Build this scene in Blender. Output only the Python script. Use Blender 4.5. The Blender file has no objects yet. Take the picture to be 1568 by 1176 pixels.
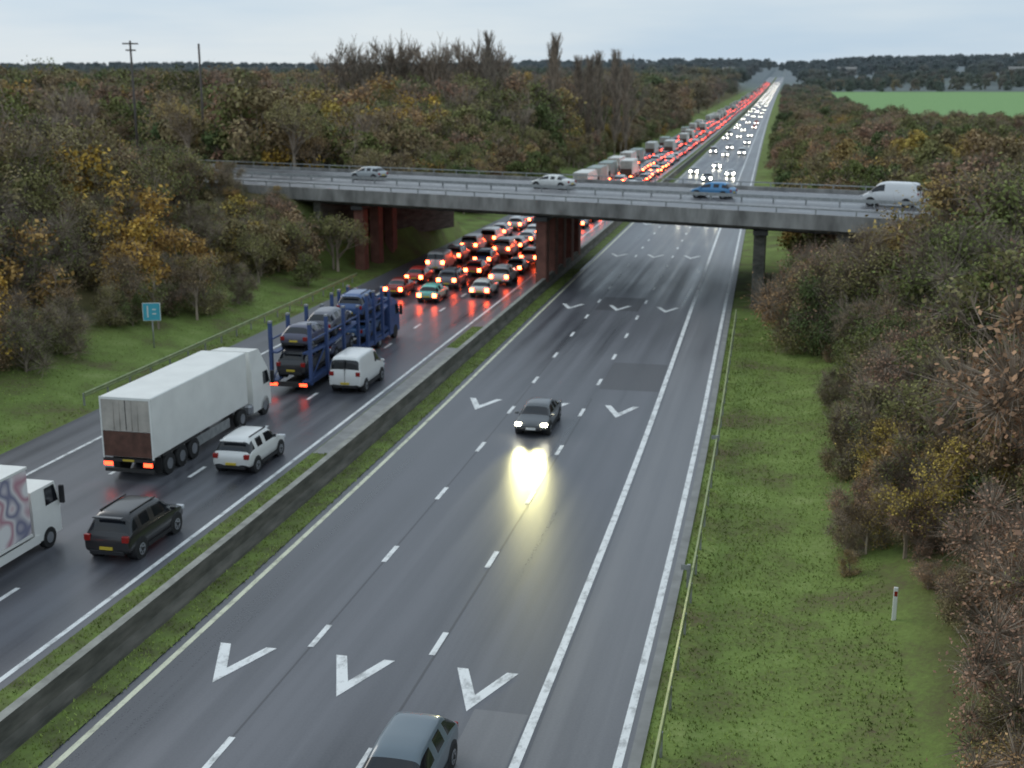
import bpy, math, random
from mathutils import Vector, Matrix
R = random.Random(7)
scene = bpy.context.scene
H = 17.5
# ------------------------------------------------------------------ terrain
def sm(t):
    t = max(0.0, min(1.0, t)); return t*t*(3-2*t)
def xoff(Y):
    if Y < 30: t = 0
    elif Y < 70: t = (Y-30)**2/80
    else: t = Y-50
    return -17*(1-math.exp(-t/900))
def prof(Y):
    if Y < 300: return 0
    if Y < 4000: return 125*((Y-300)/4700)**1.57
    return 125*(3700/4700)**1.57+.0205*(Y-4000)
A = Vector((2.7, 98.0)); B = Vector((-46.7, 115.0))
E = (B-A).normalized(); N = Vector((-E.y, E.x))
if N.y < 0: N = -N
BW = 25.0
def bl(X, Y):
    p = Vector((X, Y))-A
    return p.dot(E), p.dot(N)
def bw(s, d):
    p = A+E*s+N*d
    return p.x, p.y
def gz(X, Y):
    u = X-xoff(Y)
    b = 0
    if u < -38:
        b = 4.5*sm((-38-u)/24)+3*sm((-u-70)/120)
    if u > 0:
        b = 2.6*sm((u-0.5)/12)*(1-sm((Y-350)/350))
    s, d = bl(X, Y)
    k = max(sm((s-49)/6), sm((-s+0.5)/6))
    bump = 7.45*sm((BW/2+11-abs(d-BW/2))/10)*k if -200 < s < 260 else 0
    z = prof(Y)+max(b, bump)
    if u > -1.0 or u < -39:
        z += 0.25*math.sin(X*0.31+1.3)*math.sin(Y*0.23)*min(1, max(0, abs(u+20)-19)/6)
    if Y > 1500:
        z += sm((Y-1500)/2500)*(5*math.sin(X*0.0016+1)+3*math.sin(X*0.0041+Y*0.001))
        if X > 0: z += 12*sm((Y-1600)/500)*sm((u-60)/200)
    return z

# ------------------------------------------------------------------ materials
def mat(name):
    m = bpy.data.materials.new(name); m.use_nodes = True
    nt = m.node_tree; b = nt.nodes['Principled BSDF']
    return m, nt, b
def nn(nt, t, **k):
    n = nt.nodes.new(t)
    for a, v in k.items(): setattr(n, a, v)
    return n
def ramp(nt, stops, src):
    r = nn(nt, 'ShaderNodeValToRGB'); e = r.color_ramp.elements
    while len(e) < len(stops): e.new(0.5)
    for i, (p, c) in enumerate(stops):
        e[i].position = p; e[i].color = (c[0], c[1], c[2], 1)
    nt.links.new(src, r.inputs['Fac']); return r.outputs['Color']
def posmap(nt, sc, src='pos'):
    if src == 'pos': o = nn(nt, 'ShaderNodeNewGeometry').outputs['Position']
    else: o = nn(nt, 'ShaderNodeTexCoord').outputs['Object']
    mp = nn(nt, 'ShaderNodeMapping'); mp.inputs['Scale'].default_value = sc
    nt.links.new(o, mp.inputs['Vector']); return mp.outputs['Vector']
def noi(nt, vec, scale, detail=4, rough=.55):
    n = nn(nt, 'ShaderNodeTexNoise'); n.inputs['Scale'].default_value = scale
    n.inputs['Detail'].default_value = detail; n.inputs['Roughness'].default_value = rough
    nt.links.new(vec, n.inputs['Vector']); return n.outputs['Fac']
def mixc(nt, f, a, b, bt='MIX'):
    m = nn(nt, 'ShaderNodeMix', data_type='RGBA', blend_type=bt)
    for idx, v in ((0, f), (6, a), (7, b)):
        if isinstance(v, (int, float)): m.inputs[idx].default_value = v
        elif isinstance(v, tuple): m.inputs[idx].default_value = (v[0], v[1], v[2], 1)
        else: nt.links.new(v, m.inputs[idx])
    return m.outputs[2]
def math_(nt, op, a, b=None):
    m = nn(nt, 'ShaderNodeMath', operation=op)
    for i, v in enumerate((a, b)):
        if v is None: continue
        if isinstance(v, (int, float)): m.inputs[i].default_value = v
        else: nt.links.new(v, m.inputs[i])
    return m.outputs[0]
def bump(nt, b, h, strength, dist=0.02):
    n = nn(nt, 'ShaderNodeBump'); n.inputs['Strength'].default_value = strength
    n.inputs['Distance'].default_value = dist
    nt.links.new(h, n.inputs['Height']); nt.links.new(n.outputs[0], b.inputs['Normal'])
def hazed(nt, c, y0=150, y1=2600, mx=.88, hc=(.21, .24, .26)):  # aerial haze painted into the base colour, growing with world Y
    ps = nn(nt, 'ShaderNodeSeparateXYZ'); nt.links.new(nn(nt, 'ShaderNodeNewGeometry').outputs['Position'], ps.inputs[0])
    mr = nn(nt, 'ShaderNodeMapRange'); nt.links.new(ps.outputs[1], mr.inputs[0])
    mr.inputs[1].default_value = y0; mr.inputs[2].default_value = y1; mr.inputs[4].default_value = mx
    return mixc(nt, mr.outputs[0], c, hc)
def noisy(name, c1, c2, scale, rough=.8, spec=.3, sc=(1, 1, 1), bmp=0, src='pos', metal=0, detail=5):
    m, nt, b = mat(name)
    v = posmap(nt, sc, src)
    f = noi(nt, v, scale, detail)
    nt.links.new(ramp(nt, [(.3, c1), (.7, c2)], f), b.inputs['Base Color'])
    b.inputs['Roughness'].default_value = rough
    b.inputs['Specular IOR Level'].default_value = spec
    b.inputs['Metallic'].default_value = metal
    if bmp: bump(nt, b, f, bmp)
    return m
def asphalt(name, lo, hi, r0=.3, r1=.5):
    m, nt, b = mat(name)
    st = noi(nt, posmap(nt, (1.1, .014, 1)), 1.0, 3, .5)
    bl_ = noi(nt, posmap(nt, (.22, .05, 1)), 1.0, 5)
    fine = noi(nt, posmap(nt, (1, 1, 1)), 14, 3)
    f = math_(nt, 'ADD', math_(nt, 'MULTIPLY', st, .5), math_(nt, 'MULTIPLY', bl_, .35))
    f = math_(nt, 'ADD', f, math_(nt, 'MULTIPLY', fine, .15))
    nt.links.new(ramp(nt, [(.39, lo), (.59, hi)], f), b.inputs['Base Color'])
    rr = nn(nt, 'ShaderNodeMapRange'); nt.links.new(f, rr.inputs[0])
    rr.inputs[1].default_value = .38; rr.inputs[2].default_value = .62
    rr.inputs[3].default_value = r0; rr.inputs[4].default_value = r1
    nt.links.new(rr.outputs[0], b.inputs['Roughness'])
    b.inputs['Specular IOR Level'].default_value = .6
    bump(nt, b, fine, .25, .01)
    return m
M = {}
M['asphalt'] = asphalt('wet_asphalt', (.052, .054, .064), (.135, .138, .155), .27, .5)
M['asphalt_s'] = asphalt('shoulder_asphalt', (.10, .10, .11), (.19, .19, .20), .3, .5)
M['patch'] = asphalt('patch_asphalt', (.048, .048, .055), (.08, .08, .088), .35, .55)
M['conc_pad'] = noisy('concrete_paving', (.2, .2, .19), (.3, .3, .29), 1.2, .5)
def paintline(name, c):
    m, nt, b = mat(name)
    f = noi(nt, posmap(nt, (1, .6, 1)), 2.2, 6, .7)
    nt.links.new(ramp(nt, [(.32, tuple(x*.42 for x in c)), (.52, c)], f), b.inputs['Base Color'])
    b.inputs['Roughness'].default_value = .45
    return m
M['line'] = paintline('white_road_paint', (.82, .83, .82))
M['line_y'] = paintline('weathered_edge_paint', (.7, .7, .52))
m, nt, b = mat('ground_cover')
at = nn(nt, 'ShaderNodeVertexColor', layer_name='zone'); sp = nn(nt, 'ShaderNodeSeparateColor')
nt.links.new(at.outputs['Color'], sp.inputs[0])
p1 = posmap(nt, (1, 1, 1))
n1 = noi(nt, p1, .3, 6, .6); n2 = noi(nt, p1, 5, 4, .7); n3 = noi(nt, p1, .006, 5, .55)
nm = math_(nt, 'ADD', math_(nt, 'MULTIPLY', n1, .7), math_(nt, 'MULTIPLY', n2, .3))
grass = ramp(nt, [(.37, (.15, .13, .07)), (.44, (.15, .175, .06)), (.54, (.18, .25, .065)), (.66, (.26, .32, .11))], nm)
wood = ramp(nt, [(.3, (.06, .06, .025)), (.6, (.13, .11, .05))], nm)
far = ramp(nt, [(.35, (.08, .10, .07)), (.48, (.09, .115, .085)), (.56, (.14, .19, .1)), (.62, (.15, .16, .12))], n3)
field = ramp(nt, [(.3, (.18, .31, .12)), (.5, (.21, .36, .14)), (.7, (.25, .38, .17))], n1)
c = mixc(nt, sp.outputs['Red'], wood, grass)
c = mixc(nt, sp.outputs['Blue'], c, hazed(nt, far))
c = mixc(nt, sp.outputs['Green'], c, field)
nt.links.new(c, b.inputs['Base Color']); b.inputs['Roughness'].default_value = .9
b.inputs['Specular IOR Level'].default_value = .15
bump(nt, b, n2, .6, .08)
M['ground'] = m
M['median'] = noisy('median_grass_mat', (.10, .10, .05), (.18, .25, .065), 1.1, .9, .15, bmp=.6)
def foliage(name, stops, vscale=.03, wpos=.6):
    m, nt, b = mat(name)
    oi = nn(nt, 'ShaderNodeObjectInfo')
    w = noi(nt, posmap(nt, (1, 1, 1)), vscale, 1)
    f = math_(nt, 'ADD', math_(nt, 'MULTIPLY', w, wpos), math_(nt, 'MULTIPLY', oi.outputs['Random'], 1-wpos))
    col = ramp(nt, stops, f)
    vc = nn(nt, 'ShaderNodeVertexColor', layer_name='v'); s2 = nn(nt, 'ShaderNodeSeparateColor')
    nt.links.new(vc.outputs['Color'], s2.inputs[0])
    loc = noi(nt, posmap(nt, (1, 1, 1)), .7, 1)
    k = math_(nt, 'MULTIPLY', math_(nt, 'ADD', math_(nt, 'MULTIPLY', s2.outputs[0], .8), .6),
              math_(nt, 'ADD', math_(nt, 'MULTIPLY', loc, 1.5), .25))
    g = nn(nt, 'ShaderNodeCombineColor')
    for i in range(3): nt.links.new(k, g.inputs[i])
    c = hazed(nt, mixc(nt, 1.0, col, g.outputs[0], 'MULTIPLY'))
    df = nn(nt, 'ShaderNodeBsdfDiffuse'); nt.links.new(c, df.inputs[0])
    nt.links.new(df.outputs[0], nt.nodes['Material Output'].inputs[0]); nt.nodes.remove(b)
    return m
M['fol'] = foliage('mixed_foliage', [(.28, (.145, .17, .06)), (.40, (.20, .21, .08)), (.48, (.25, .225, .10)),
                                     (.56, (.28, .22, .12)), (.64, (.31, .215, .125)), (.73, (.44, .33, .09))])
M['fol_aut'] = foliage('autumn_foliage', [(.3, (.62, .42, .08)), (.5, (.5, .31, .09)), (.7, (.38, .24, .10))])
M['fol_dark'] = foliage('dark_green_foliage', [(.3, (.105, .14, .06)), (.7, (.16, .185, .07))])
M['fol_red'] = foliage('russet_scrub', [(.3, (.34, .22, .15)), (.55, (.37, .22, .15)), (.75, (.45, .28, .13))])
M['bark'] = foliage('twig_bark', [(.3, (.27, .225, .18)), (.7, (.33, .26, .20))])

M['conc'] = noisy('weathered_concrete', (.15, .145, .135), (.36, .35, .33), .9, .7, sc=(1, 1, .35), bmp=.2)
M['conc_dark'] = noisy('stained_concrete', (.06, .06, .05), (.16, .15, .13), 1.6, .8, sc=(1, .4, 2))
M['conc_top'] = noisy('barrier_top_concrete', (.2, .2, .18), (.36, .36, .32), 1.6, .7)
M['pier'] = noisy('red_brown_pier', (.15, .065, .05), (.27, .12, .09), 1.0, .75)
M['under'] = noisy('bridge_soffit', (.06, .06, .06), (.1, .098, .095), .8, .85)
M['steel'] = noisy('galvanised_steel', (.26, .27, .27), (.42, .43, .42), 3, .45, .5, metal=.4)
M['rail'] = noisy('mossy_guardrail_steel', (.2, .26, .11), (.36, .4, .2), 1.5, .5, .5, metal=.2)
def simple(name, c, r=.5, metal=0, spec=.5, var=.15, sc=3):
    m, nt, b = mat(name)
    f = noi(nt, posmap(nt, (1, 1, 1), 'obj'), sc, 4)
    nt.links.new(ramp(nt, [(.3, tuple(x*(1-var) for x in c)), (.7, tuple(min(1, x*(1+var)) for x in c))], f), b.inputs['Base Color'])
    b.inputs['Roughness'].default_value = r; b.inputs['Metallic'].default_value = metal
    b.inputs['Specular IOR Level'].default_value = spec
    return m
def emis(name, c, s, nosample=False):
    m, nt, b = mat(name)
    b.inputs['Base Color'].default_value = (*c, 1)
    b.inputs['Emission Color'].default_value = (*c, 1); b.inputs['Emission Strength'].default_value = s
    if nosample:
        try: m.cycles.emission_sampling = 'NONE'
        except Exception: pass
    return m
m, nt, b = mat('car_paint')
oi = nn(nt, 'ShaderNodeObjectInfo')
sep = nn(nt, 'ShaderNodeSeparateXYZ'); nt.links.new(nn(nt, 'ShaderNodeTexCoord').outputs['Object'], sep.inputs[0])
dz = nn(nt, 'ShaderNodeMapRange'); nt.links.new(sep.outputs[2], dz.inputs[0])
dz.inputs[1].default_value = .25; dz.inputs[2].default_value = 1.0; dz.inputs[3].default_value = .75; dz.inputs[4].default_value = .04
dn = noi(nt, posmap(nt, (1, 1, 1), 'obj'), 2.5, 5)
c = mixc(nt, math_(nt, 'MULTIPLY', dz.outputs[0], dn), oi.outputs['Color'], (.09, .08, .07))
nt.links.new(c, b.inputs['Base Color']); b.inputs['Roughness'].default_value = .28
b.inputs['Coat Weight'].default_value = .5; b.inputs['Coat Roughness'].default_value = .12
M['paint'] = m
M['glass'] = simple('car_glass', (.012, .014, .018), .08, 0, .6)
M['plastic'] = simple('dark_trim', (.02, .02, .022), .6)
M['tyre'] = simple('tyre_rubber', (.02, .02, .02), .75)
M['rim'] = simple('alloy_rim', (.35, .36, .38), .35, .6)
M['lamp_r'] = simple('tail_lens', (.3, .015, .012), .2)
M['lamp_w'] = simple('head_lens', (.6, .62, .65), .15)
M['plate'] = simple('rear_plate', (.6, .45, .05), .5)
M['brake'] = emis('brake_lamp_lit', (1, .09, .025), 42)
M['brake_far'] = emis('distant_brake_lamp_lit', (1, .07, .035), 12, True)
M['tail_far'] = emis('distant_tail_lamp_lit', (1, .06, .03), 3, True)
M['brake_soft'] = emis('tail_lamp_lit', (1, .06, .02), 6)
M['head'] = emis('head_lamp_lit', (1, .94, .74), 110)
M['head_far'] = emis('distant_head_lamp_lit', (1, .95, .82), 18, True)
M['head_y'] = emis('near_head_lamp_lit', (1, .95, .7), 40)
M['white'] = simple('white_panel', (.8, .8, .76), .45, var=.06, sc=.8)
M['cream'] = simple('grimy_door_panel', (.46, .42, .37), .55, var=.2, sc=1.5)
M['brown'] = simple('dirty_tail_lift', (.11, .05, .035), .6, var=.4, sc=2)
M['chassis'] = simple('truck_chassis', (.035, .033, .032), .65)
M['blue'] = simple('blue_truck_frame', (.05, .085, .21), .5)
M['bluesign'] = simple('teal_blue_sign_face', (.07, .42, .55), .5, var=.05)
M['wood_pole'] = simple('timber_pole', (.09, .075, .065), .8)
m, nt, b = mat('livery_graphic_panel')
f = noi(nt, posmap(nt, (.4, .45, .6), 'obj'), 1.0, 1)
nt.links.new(ramp(nt, [(.36, (.75, .73, .73)), (.41, (.55, .2, .24)), (.45, (.72, .66, .67)), (.49, (.2, .2, .3)), (.53, (.74, .70, .70)), (.57, (.5, .25, .3)), (.62, (.8, .78, .77))], f), b.inputs['Base Color'])
b.inputs['Roughness'].default_value = .45
M['graphic'] = m

# ------------------------------------------------------------------ mesh builder
class MB:
    def __init__(s): s.v = []; s.f = []; s.m = []; s.sm = []; s.mats = []
    def mi(s, k):
        if k not in s.mats: s.mats.append(k)
        return s.mats.index(k)
    def face(s, pts, k, smooth=False):
        i = len(s.v); s.v += [tuple(p) for p in pts]; s.f.append(tuple(range(i, i+len(pts)))); s.m.append(s.mi(k)); s.sm.append(smooth)
    def hexa(s, c, k):
        i = len(s.v); s.v += [tuple(p) for p in c]
        for q in ((0, 3, 2, 1), (4, 5, 6, 7), (0, 1, 5, 4), (1, 2, 6, 5), (2, 3, 7, 6), (3, 0, 4, 7)):
            s.f.append(tuple(i+j for j in q)); s.m.append(s.mi(k)); s.sm.append(False)
    def box(s, x0, x1, y0, y1, z0, z1, k, ch=0):
        if ch <= 0:
            s.hexa([(x0, y0, z0), (x1, y0, z0), (x1, y1, z0), (x0, y1, z0), (x0, y0, z1), (x1, y0, z1), (x1, y1, z1), (x0, y1, z1)], k)
            return
        lv = [(z0, ch), (z0+ch, 0), (z1-ch, 0), (z1, ch)]
        i = len(s.v)
        for z, o in lv:
            a = ch
            q = [(x0+o+a-o*.5, y0+o), (x1-o-a+o*.5, y0+o), (x1-o, y0+o+a-o*.5), (x1-o, y1-o-a+o*.5), (x1-o-a+o*.5, y1-o), (x0+o+a-o*.5, y1-o), (x0+o, y1-o-a+o*.5), (x0+o, y0+o+a-o*.5)]
            s.v += [(p[0], p[1], z) for p in q]
        for l in range(3):
            for j in range(8):
                a = i+l*8+j; b2 = i+l*8+(j+1) % 8
                s.f.append((a, b2, b2+8, a+8)); s.m.append(s.mi(k)); s.sm.append(False)
        s.f.append(tuple(i+7-j for j in range(8))); s.m.append(s.mi(k)); s.sm.append(False)
        s.f.append(tuple(i+24+j for j in range(8))); s.m.append(s.mi(k)); s.sm.append(False)
    def cyl(s, c, ax, r, h, k, n=16, r2=None, cap=True, smooth=True):
        r2 = r if r2 is None else r2
        ax = Vector(ax).normalized(); t = ax.orthogonal().normalized(); w = ax.cross(t); c = Vector(c)
        i = len(s.v)
        for q, rr in ((c, r), (c+ax*h, r2)):
            for j in range(n):
                a = 2*math.pi*j/n; s.v.append(tuple(q+t*math.cos(a)*rr+w*math.sin(a)*rr))
        for j in range(n):
            s.f.append((i+j, i+(j+1) % n, i+n+(j+1) % n, i+n+j)); s.m.append(s.mi(k)); s.sm.append(smooth)
        if cap:
            s.f.append(tuple(i+n-1-j for j in range(n))); s.m.append(s.mi(k)); s.sm.append(False)
            s.f.append(tuple(i+n+j for j in range(n))); s.m.append(s.mi(k)); s.sm.append(False)
    def wheel(s, x, y, r, w, side):
        s.cyl((x-w/2, y, r), (1, 0, 0), r, w, 'tyre', 20)
        xo = x+side*(w/2+.004)
        s.cyl((xo, y, r), (side, 0, 0), r*.62, .012, 'rim', 14)
        s.cyl((xo+side*.013, y, r), (side, 0, 0), r*.2, .02, 'plastic', 8)
        for q in range(5):
            a = q*2*math.pi/5
            s.cyl((xo+side*.012, y+math.cos(a)*r*.4, r+math.sin(a)*r*.4), (side, 0, 0), r*.11, .004, 'plastic', 6)
    def mesh(s, name):
        me = bpy.data.meshes.new(name); me.from_pydata(s.v, [], s.f)
        for k in s.mats: me.materials.append(M[k])
        me.polygons.foreach_set('material_index', s.m); me.polygons.foreach_set('use_smooth', s.sm)
        me.update(); return me
    def obj(s, name, loc=(0, 0, 0), rot=0, parent=None):
        o = bpy.data.objects.new(name, s.mesh(name)); scene.collection.objects.link(o)
        o.location = loc; o.rotation_euler = (0, 0, rot)
        if parent: o.parent = parent
        return o
def link(name, me, loc, rot=0, col=None, parent=None, scale=None):
    o = bpy.data.objects.new(name, me); scene.collection.objects.link(o)
    o.location = loc; o.rotation_euler = (0, 0, rot)
    if col: o.color = (*col, 1)
    if parent: o.parent = parent
    if scale: o.scale = scale
    return o
def empty(name, loc, rot=0):
    o = bpy.data.objects.new(name, None); scene.collection.objects.link(o); o.location = loc
    o.rotation_euler = (0, 0, rot); return o

# ------------------------------------------------------------------ ground
Ys = []
y = -60.0
while y < 300: Ys.append(y); y += 2.5
while y < 1000: Ys.append(y); y += 20
while y < 3000: Ys.append(y); y += 50
while y <= 8000: Ys.append(y); y += 200
us = [-37.5, -30, -23, -18, -10, -3.05]
u = -40.0
while u > -130: us.append(u); u -= 2.5
st = 5
while u > -7000: us.append(u); st *= 1.18; u -= st
u = -1.5; us.append(-2.4)
while u < 70: us.append(u); u += 1.5
st = 4
while u < 5000: us.append(u); st *= 1.18; u += st
us.sort()
V = []; F = []; Z = []
for Y in Ys:
    for u in us:
        X = u+xoff(Y)
        z = gz(X, Y)
        if -37.6 < u < -3.0: z = prof(Y)-.06
        V.append((X, Y, z))
        r = 1.0 if -44 < u < 4.0 else (sm((u+49)/5) if u <= -44 else 1-sm((u-4)/3))
        g = 1.0 if (u > 45 and 640 < Y < 1640) else 0
        bb = sm((Y-1300)/700) if g == 0 else 0
        if u > 45 and Y > 480 and g == 0: bb = 1
        Z.append((r, g, bb, 1))
nc = len(us)
for j in range(len(Ys)-1):
    for i in range(nc-1):
        a = j*nc+i; F.append((a, a+1, a+nc+1, a+nc))
me = bpy.data.meshes.new('ground'); me.from_pydata(V, [], F); me.materials.append(M['ground'])
ca = me.color_attributes.new('zone', 'FLOAT_COLOR', 'POINT')
ca.data.foreach_set('color', [c for z in Z for c in z])
me.polygons.foreach_set('use_smooth', [True]*len(F))
link('ground', me, (0, 0, 0))

rowsY = [q for q in Ys if q <= 3000]
def strip(name, u0, u1, z, k, Y0=-60, Y1=2900, z1=None):
    rows = [q for q in rowsY if Y0 < q < Y1]; rows = [Y0]+rows+[Y1]
    v = []; f = []
    for q in rows:
        for uu, zz in ((u0, z), (u1, z if z1 is None else z1)): v.append((uu+xoff(q), q, prof(q)+zz))
    for j in range(len(rows)-1): f.append((2*j, 2*j+1, 2*j+3, 2*j+2))
    me = bpy.data.meshes.new(name); me.from_pydata(v, [], f); me.materials.append(M[k])
    return link(name, me, (0, 0, 0))
strip('motorway_carriageway_northbound', -37.3, -22.2, 0, 'asphalt')
strip('motorway_carriageway_southbound', -18.75, -6.05, 0, 'asphalt')
strip('hard_shoulder', -6.05, -3.1, 0, 'asphalt_s')
strip('drainage_channel', -3.35, -3.02, .004, 'conc_pad')
strip('median_grass', -22.25, -18.7, .03, 'median')
strip('median_paving', -22.2, -20.7, .04, 'conc_pad', 54, 80)
strip('median_paving', -22.2, -20.7, .04, 'asphalt_s', 88, 170)
strip('road_patch', -10.1, -6.5, .004, 'patch', 70.5, 78)
strip('road_patch', -14.1, -10.5, .004, 'patch', 97.5, 104)
strip('road_patch', -8.1, -6.5, .004, 'asphalt_s', 20, 31)
strip('road_joint', -10.24, -10.16, .0045, 'patch', 10, 68)
strip('road_joint', -14.34, -14.28, .0045, 'patch', 10, 120)
for nm, uu, w, k in (('edge_line', -18.3, .2, 'line_y'), ('hard_shoulder_line', -6.3, .27, 'line'), ('verge_edge_line', -3.62, .24, 'line'),
                     ('edge_line', -22.7, .2, 'line'), ('hard_shoulder_line', -34.1, .2, 'line')):
    strip(nm, uu-w/2, uu+w/2, .008, k)
mb = MB()
def rquad(u0, u1, Y0, Y1, z=.009, k='line'):
    mb.face([(u0+xoff(Y0), Y0, prof(Y0)+z), (u1+xoff(Y0), Y0, prof(Y0)+z), (u1+xoff(Y1), Y1, prof(Y1)+z), (u0+xoff(Y1), Y1, prof(Y1)+z)], k)
for uu, ph in ((-14.3, 34.6), (-10.3, 34.9), (-26.45, 50.0), (-30.3, 49.6)):
    q = ph-7.47*8
    while q < 1200:
        rquad(uu-.1, uu+.1, q-.85, q+.85); q += 7.47
mb.obj('lane_dashes')
mb = MB()
for k in range(8):
    Y0 = 30.8+33.25*k
    for cx in (-16.3, -12.3, -8.3):
        x = cx+xoff(Y0)
        for sg in (-1, 1):
            p = [(x, Y0, .010), (x+sg*.98, Y0+2.6, .010), (x+sg*.62, Y0+2.6, .010), (x, Y0+1.0, .010)]
            if sg < 0: p = p[::-1]
            mb.face(p, 'line')
mb.obj('chevron_markings')

def extr(name, prf, Y0, Y1, k, mb=None, ktop=None):
    own = mb is None
    if own: mb = MB()
    rows = [Y0]+[q for q in rowsY if Y0 < q < Y1]+[Y1]
    n = len(prf); base = len(mb.v)
    for q in rows:
        for uu, zz in prf: mb.v.append((uu+xoff(q), q, prof(q)+zz))
    for j in range(len(rows)-1):
        for i in range(n-1):
            a = base+j*n+i
            mb.f.append((a, a+1, a+n+1, a+n))
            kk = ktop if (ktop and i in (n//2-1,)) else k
            mb.m.append(mb.mi(kk)); mb.sm.append(False)
    mb.f.append(tuple(base+i for i in range(n))); mb.m.append(mb.mi(k)); mb.sm.append(False)
    return mb.obj(name) if own else mb
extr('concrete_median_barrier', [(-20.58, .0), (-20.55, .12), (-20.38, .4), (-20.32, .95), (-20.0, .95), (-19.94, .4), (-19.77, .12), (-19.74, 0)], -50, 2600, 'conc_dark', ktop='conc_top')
def guardrail(name, u, side, Y0, Y1):
    mb = MB()
    pr = [(u, .50), (u+side*.07, .55), (u+side*.07, .60), (u+side*.01, .65), (u+side*.07, .70), (u+side*.07, .75), (u, .80), (u-side*.02, .78), (u-side*.02, .52)]
    extr('', pr, Y0, Y1, 'rail', mb)
    q = Y0
    while q < min(Y1, 400):
        x = u+xoff(q); z = prof(q)
        mb.box(x-side*.02-.05, x-side*.02+.03, q-.05, q+.05, z-.1, z+.74, 'steel'); q += 2.6
    return mb.obj(name)
guardrail('steel_guardrail', -2.55, -1, 14, 96)
guardrail('steel_guardrail', -38.4, 1, 60, 108)

# ------------------------------------------------------------------ bridge
par = empty('motorway_overbridge', (0, 0, 0))
def bbox(mb, s0, s1, d0, d1, z0, z1, k):
    c = [bw(s0, d0), bw(s0, d1), bw(s1, d1), bw(s1, d0)]
    mb.hexa([(x, y, z0) for x, y in c]+[(x, y, z1) for x, y in c], k)
mb = MB(); bbox(mb, -120, 190, 0.1, BW-.1, 7.25, 7.8, 'under')
d = 1.2
while d < BW: bbox(mb, -2, 52, d-.35, d+.35, 6.55, 7.246, 'under'); d += 2.8
mb.obj('deck_slab', parent=par)
mb = MB()
for d0 in (-.3, BW-.1): bbox(mb, -70, 120, d0, d0+.4, 6.95, 8.15, 'conc')
bbox(mb, -70, 120, .1, .5, 6.75, 6.949, 'conc_dark')
mb.obj('edge_beam', parent=par)
mb = MB(); bbox(mb, -120, 190, .101, BW-.101, 7.801, 7.815, 'asphalt_s'); mb.obj('deck_road_surface', parent=par)
mb = MB()
for dd in (1.6, 9.3, 13.6, 22.9): bbox(mb, -120, 190, dd-.09, dd+.09, 7.816, 7.824, 'line')
for dd in (5.4, 18.2):
    q = -110
    while q < 180: bbox(mb, q, q+2, dd-.07, dd+.07, 7.816, 7.824, 'line'); q += 7.5
mb.obj('deck_lane_lines', parent=par)
mb = MB()
for dd in (-.1, BW+.1):
    bbox(mb, -70, 120, dd-.05, dd+.05, 8.5, 8.6, 'steel')
    q = -70
    while q < 120: bbox(mb, q-.05, q+.05, dd-.04, dd+.04, 8.15, 8.5, 'steel'); q += 3.2
for z in (8.2,): bbox(mb, -120, 120, 11.3, 11.36, z, z+.28, 'steel'); bbox(mb, -120, 120, 11.56, 11.62, z, z+.28, 'steel')
q = -100
while q < 120: bbox(mb, q-.05, q+.05, 11.37, 11.55, 7.8, 8.45, 'steel'); q += 3
mb.obj('parapet_railings', parent=par)
mb = MB()
for ux, n, k in ((-40.2, 5, 'pier'), (-20.45, 5, 'pier'), (-1.0, 5, 'conc_dark')):
    yc = 98+(2.7-ux)*.344
    for i in range(n):
        Y = yc+2.2+i*4.9
        x = ux+xoff(Y)
        mb.box(x-.5, x+.5, Y-.75, Y+.75, -.3, 6.15, k, .09)
    x = ux+xoff(yc+12)
    mb.hexa([(ux+xoff(yc)-.6, yc+.9, 6.15), (ux+xoff(yc)+.6, yc+.9, 6.15), (x+.6-.3, yc+24, 6.15), (x-.6-.3, yc+24, 6.15),
             (ux+xoff(yc)-.6, yc+.9, 6.54), (ux+xoff(yc)+.6, yc+.9, 6.54), (x+.6-.3, yc+24, 6.54), (x-.6-.3, yc+24, 6.54)], 'under')
mb.obj('pier_columns', parent=par)
mb = MB(); bbox(mb, 51.5, 52.4, 0.6, BW-.6, 2, 7.24, 'conc_dark'); bbox(mb, -2.2, -1.2, .6, BW-.6, -.5, 7.24, 'conc_dark')
mb.obj('abutment_walls', parent=par)

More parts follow.
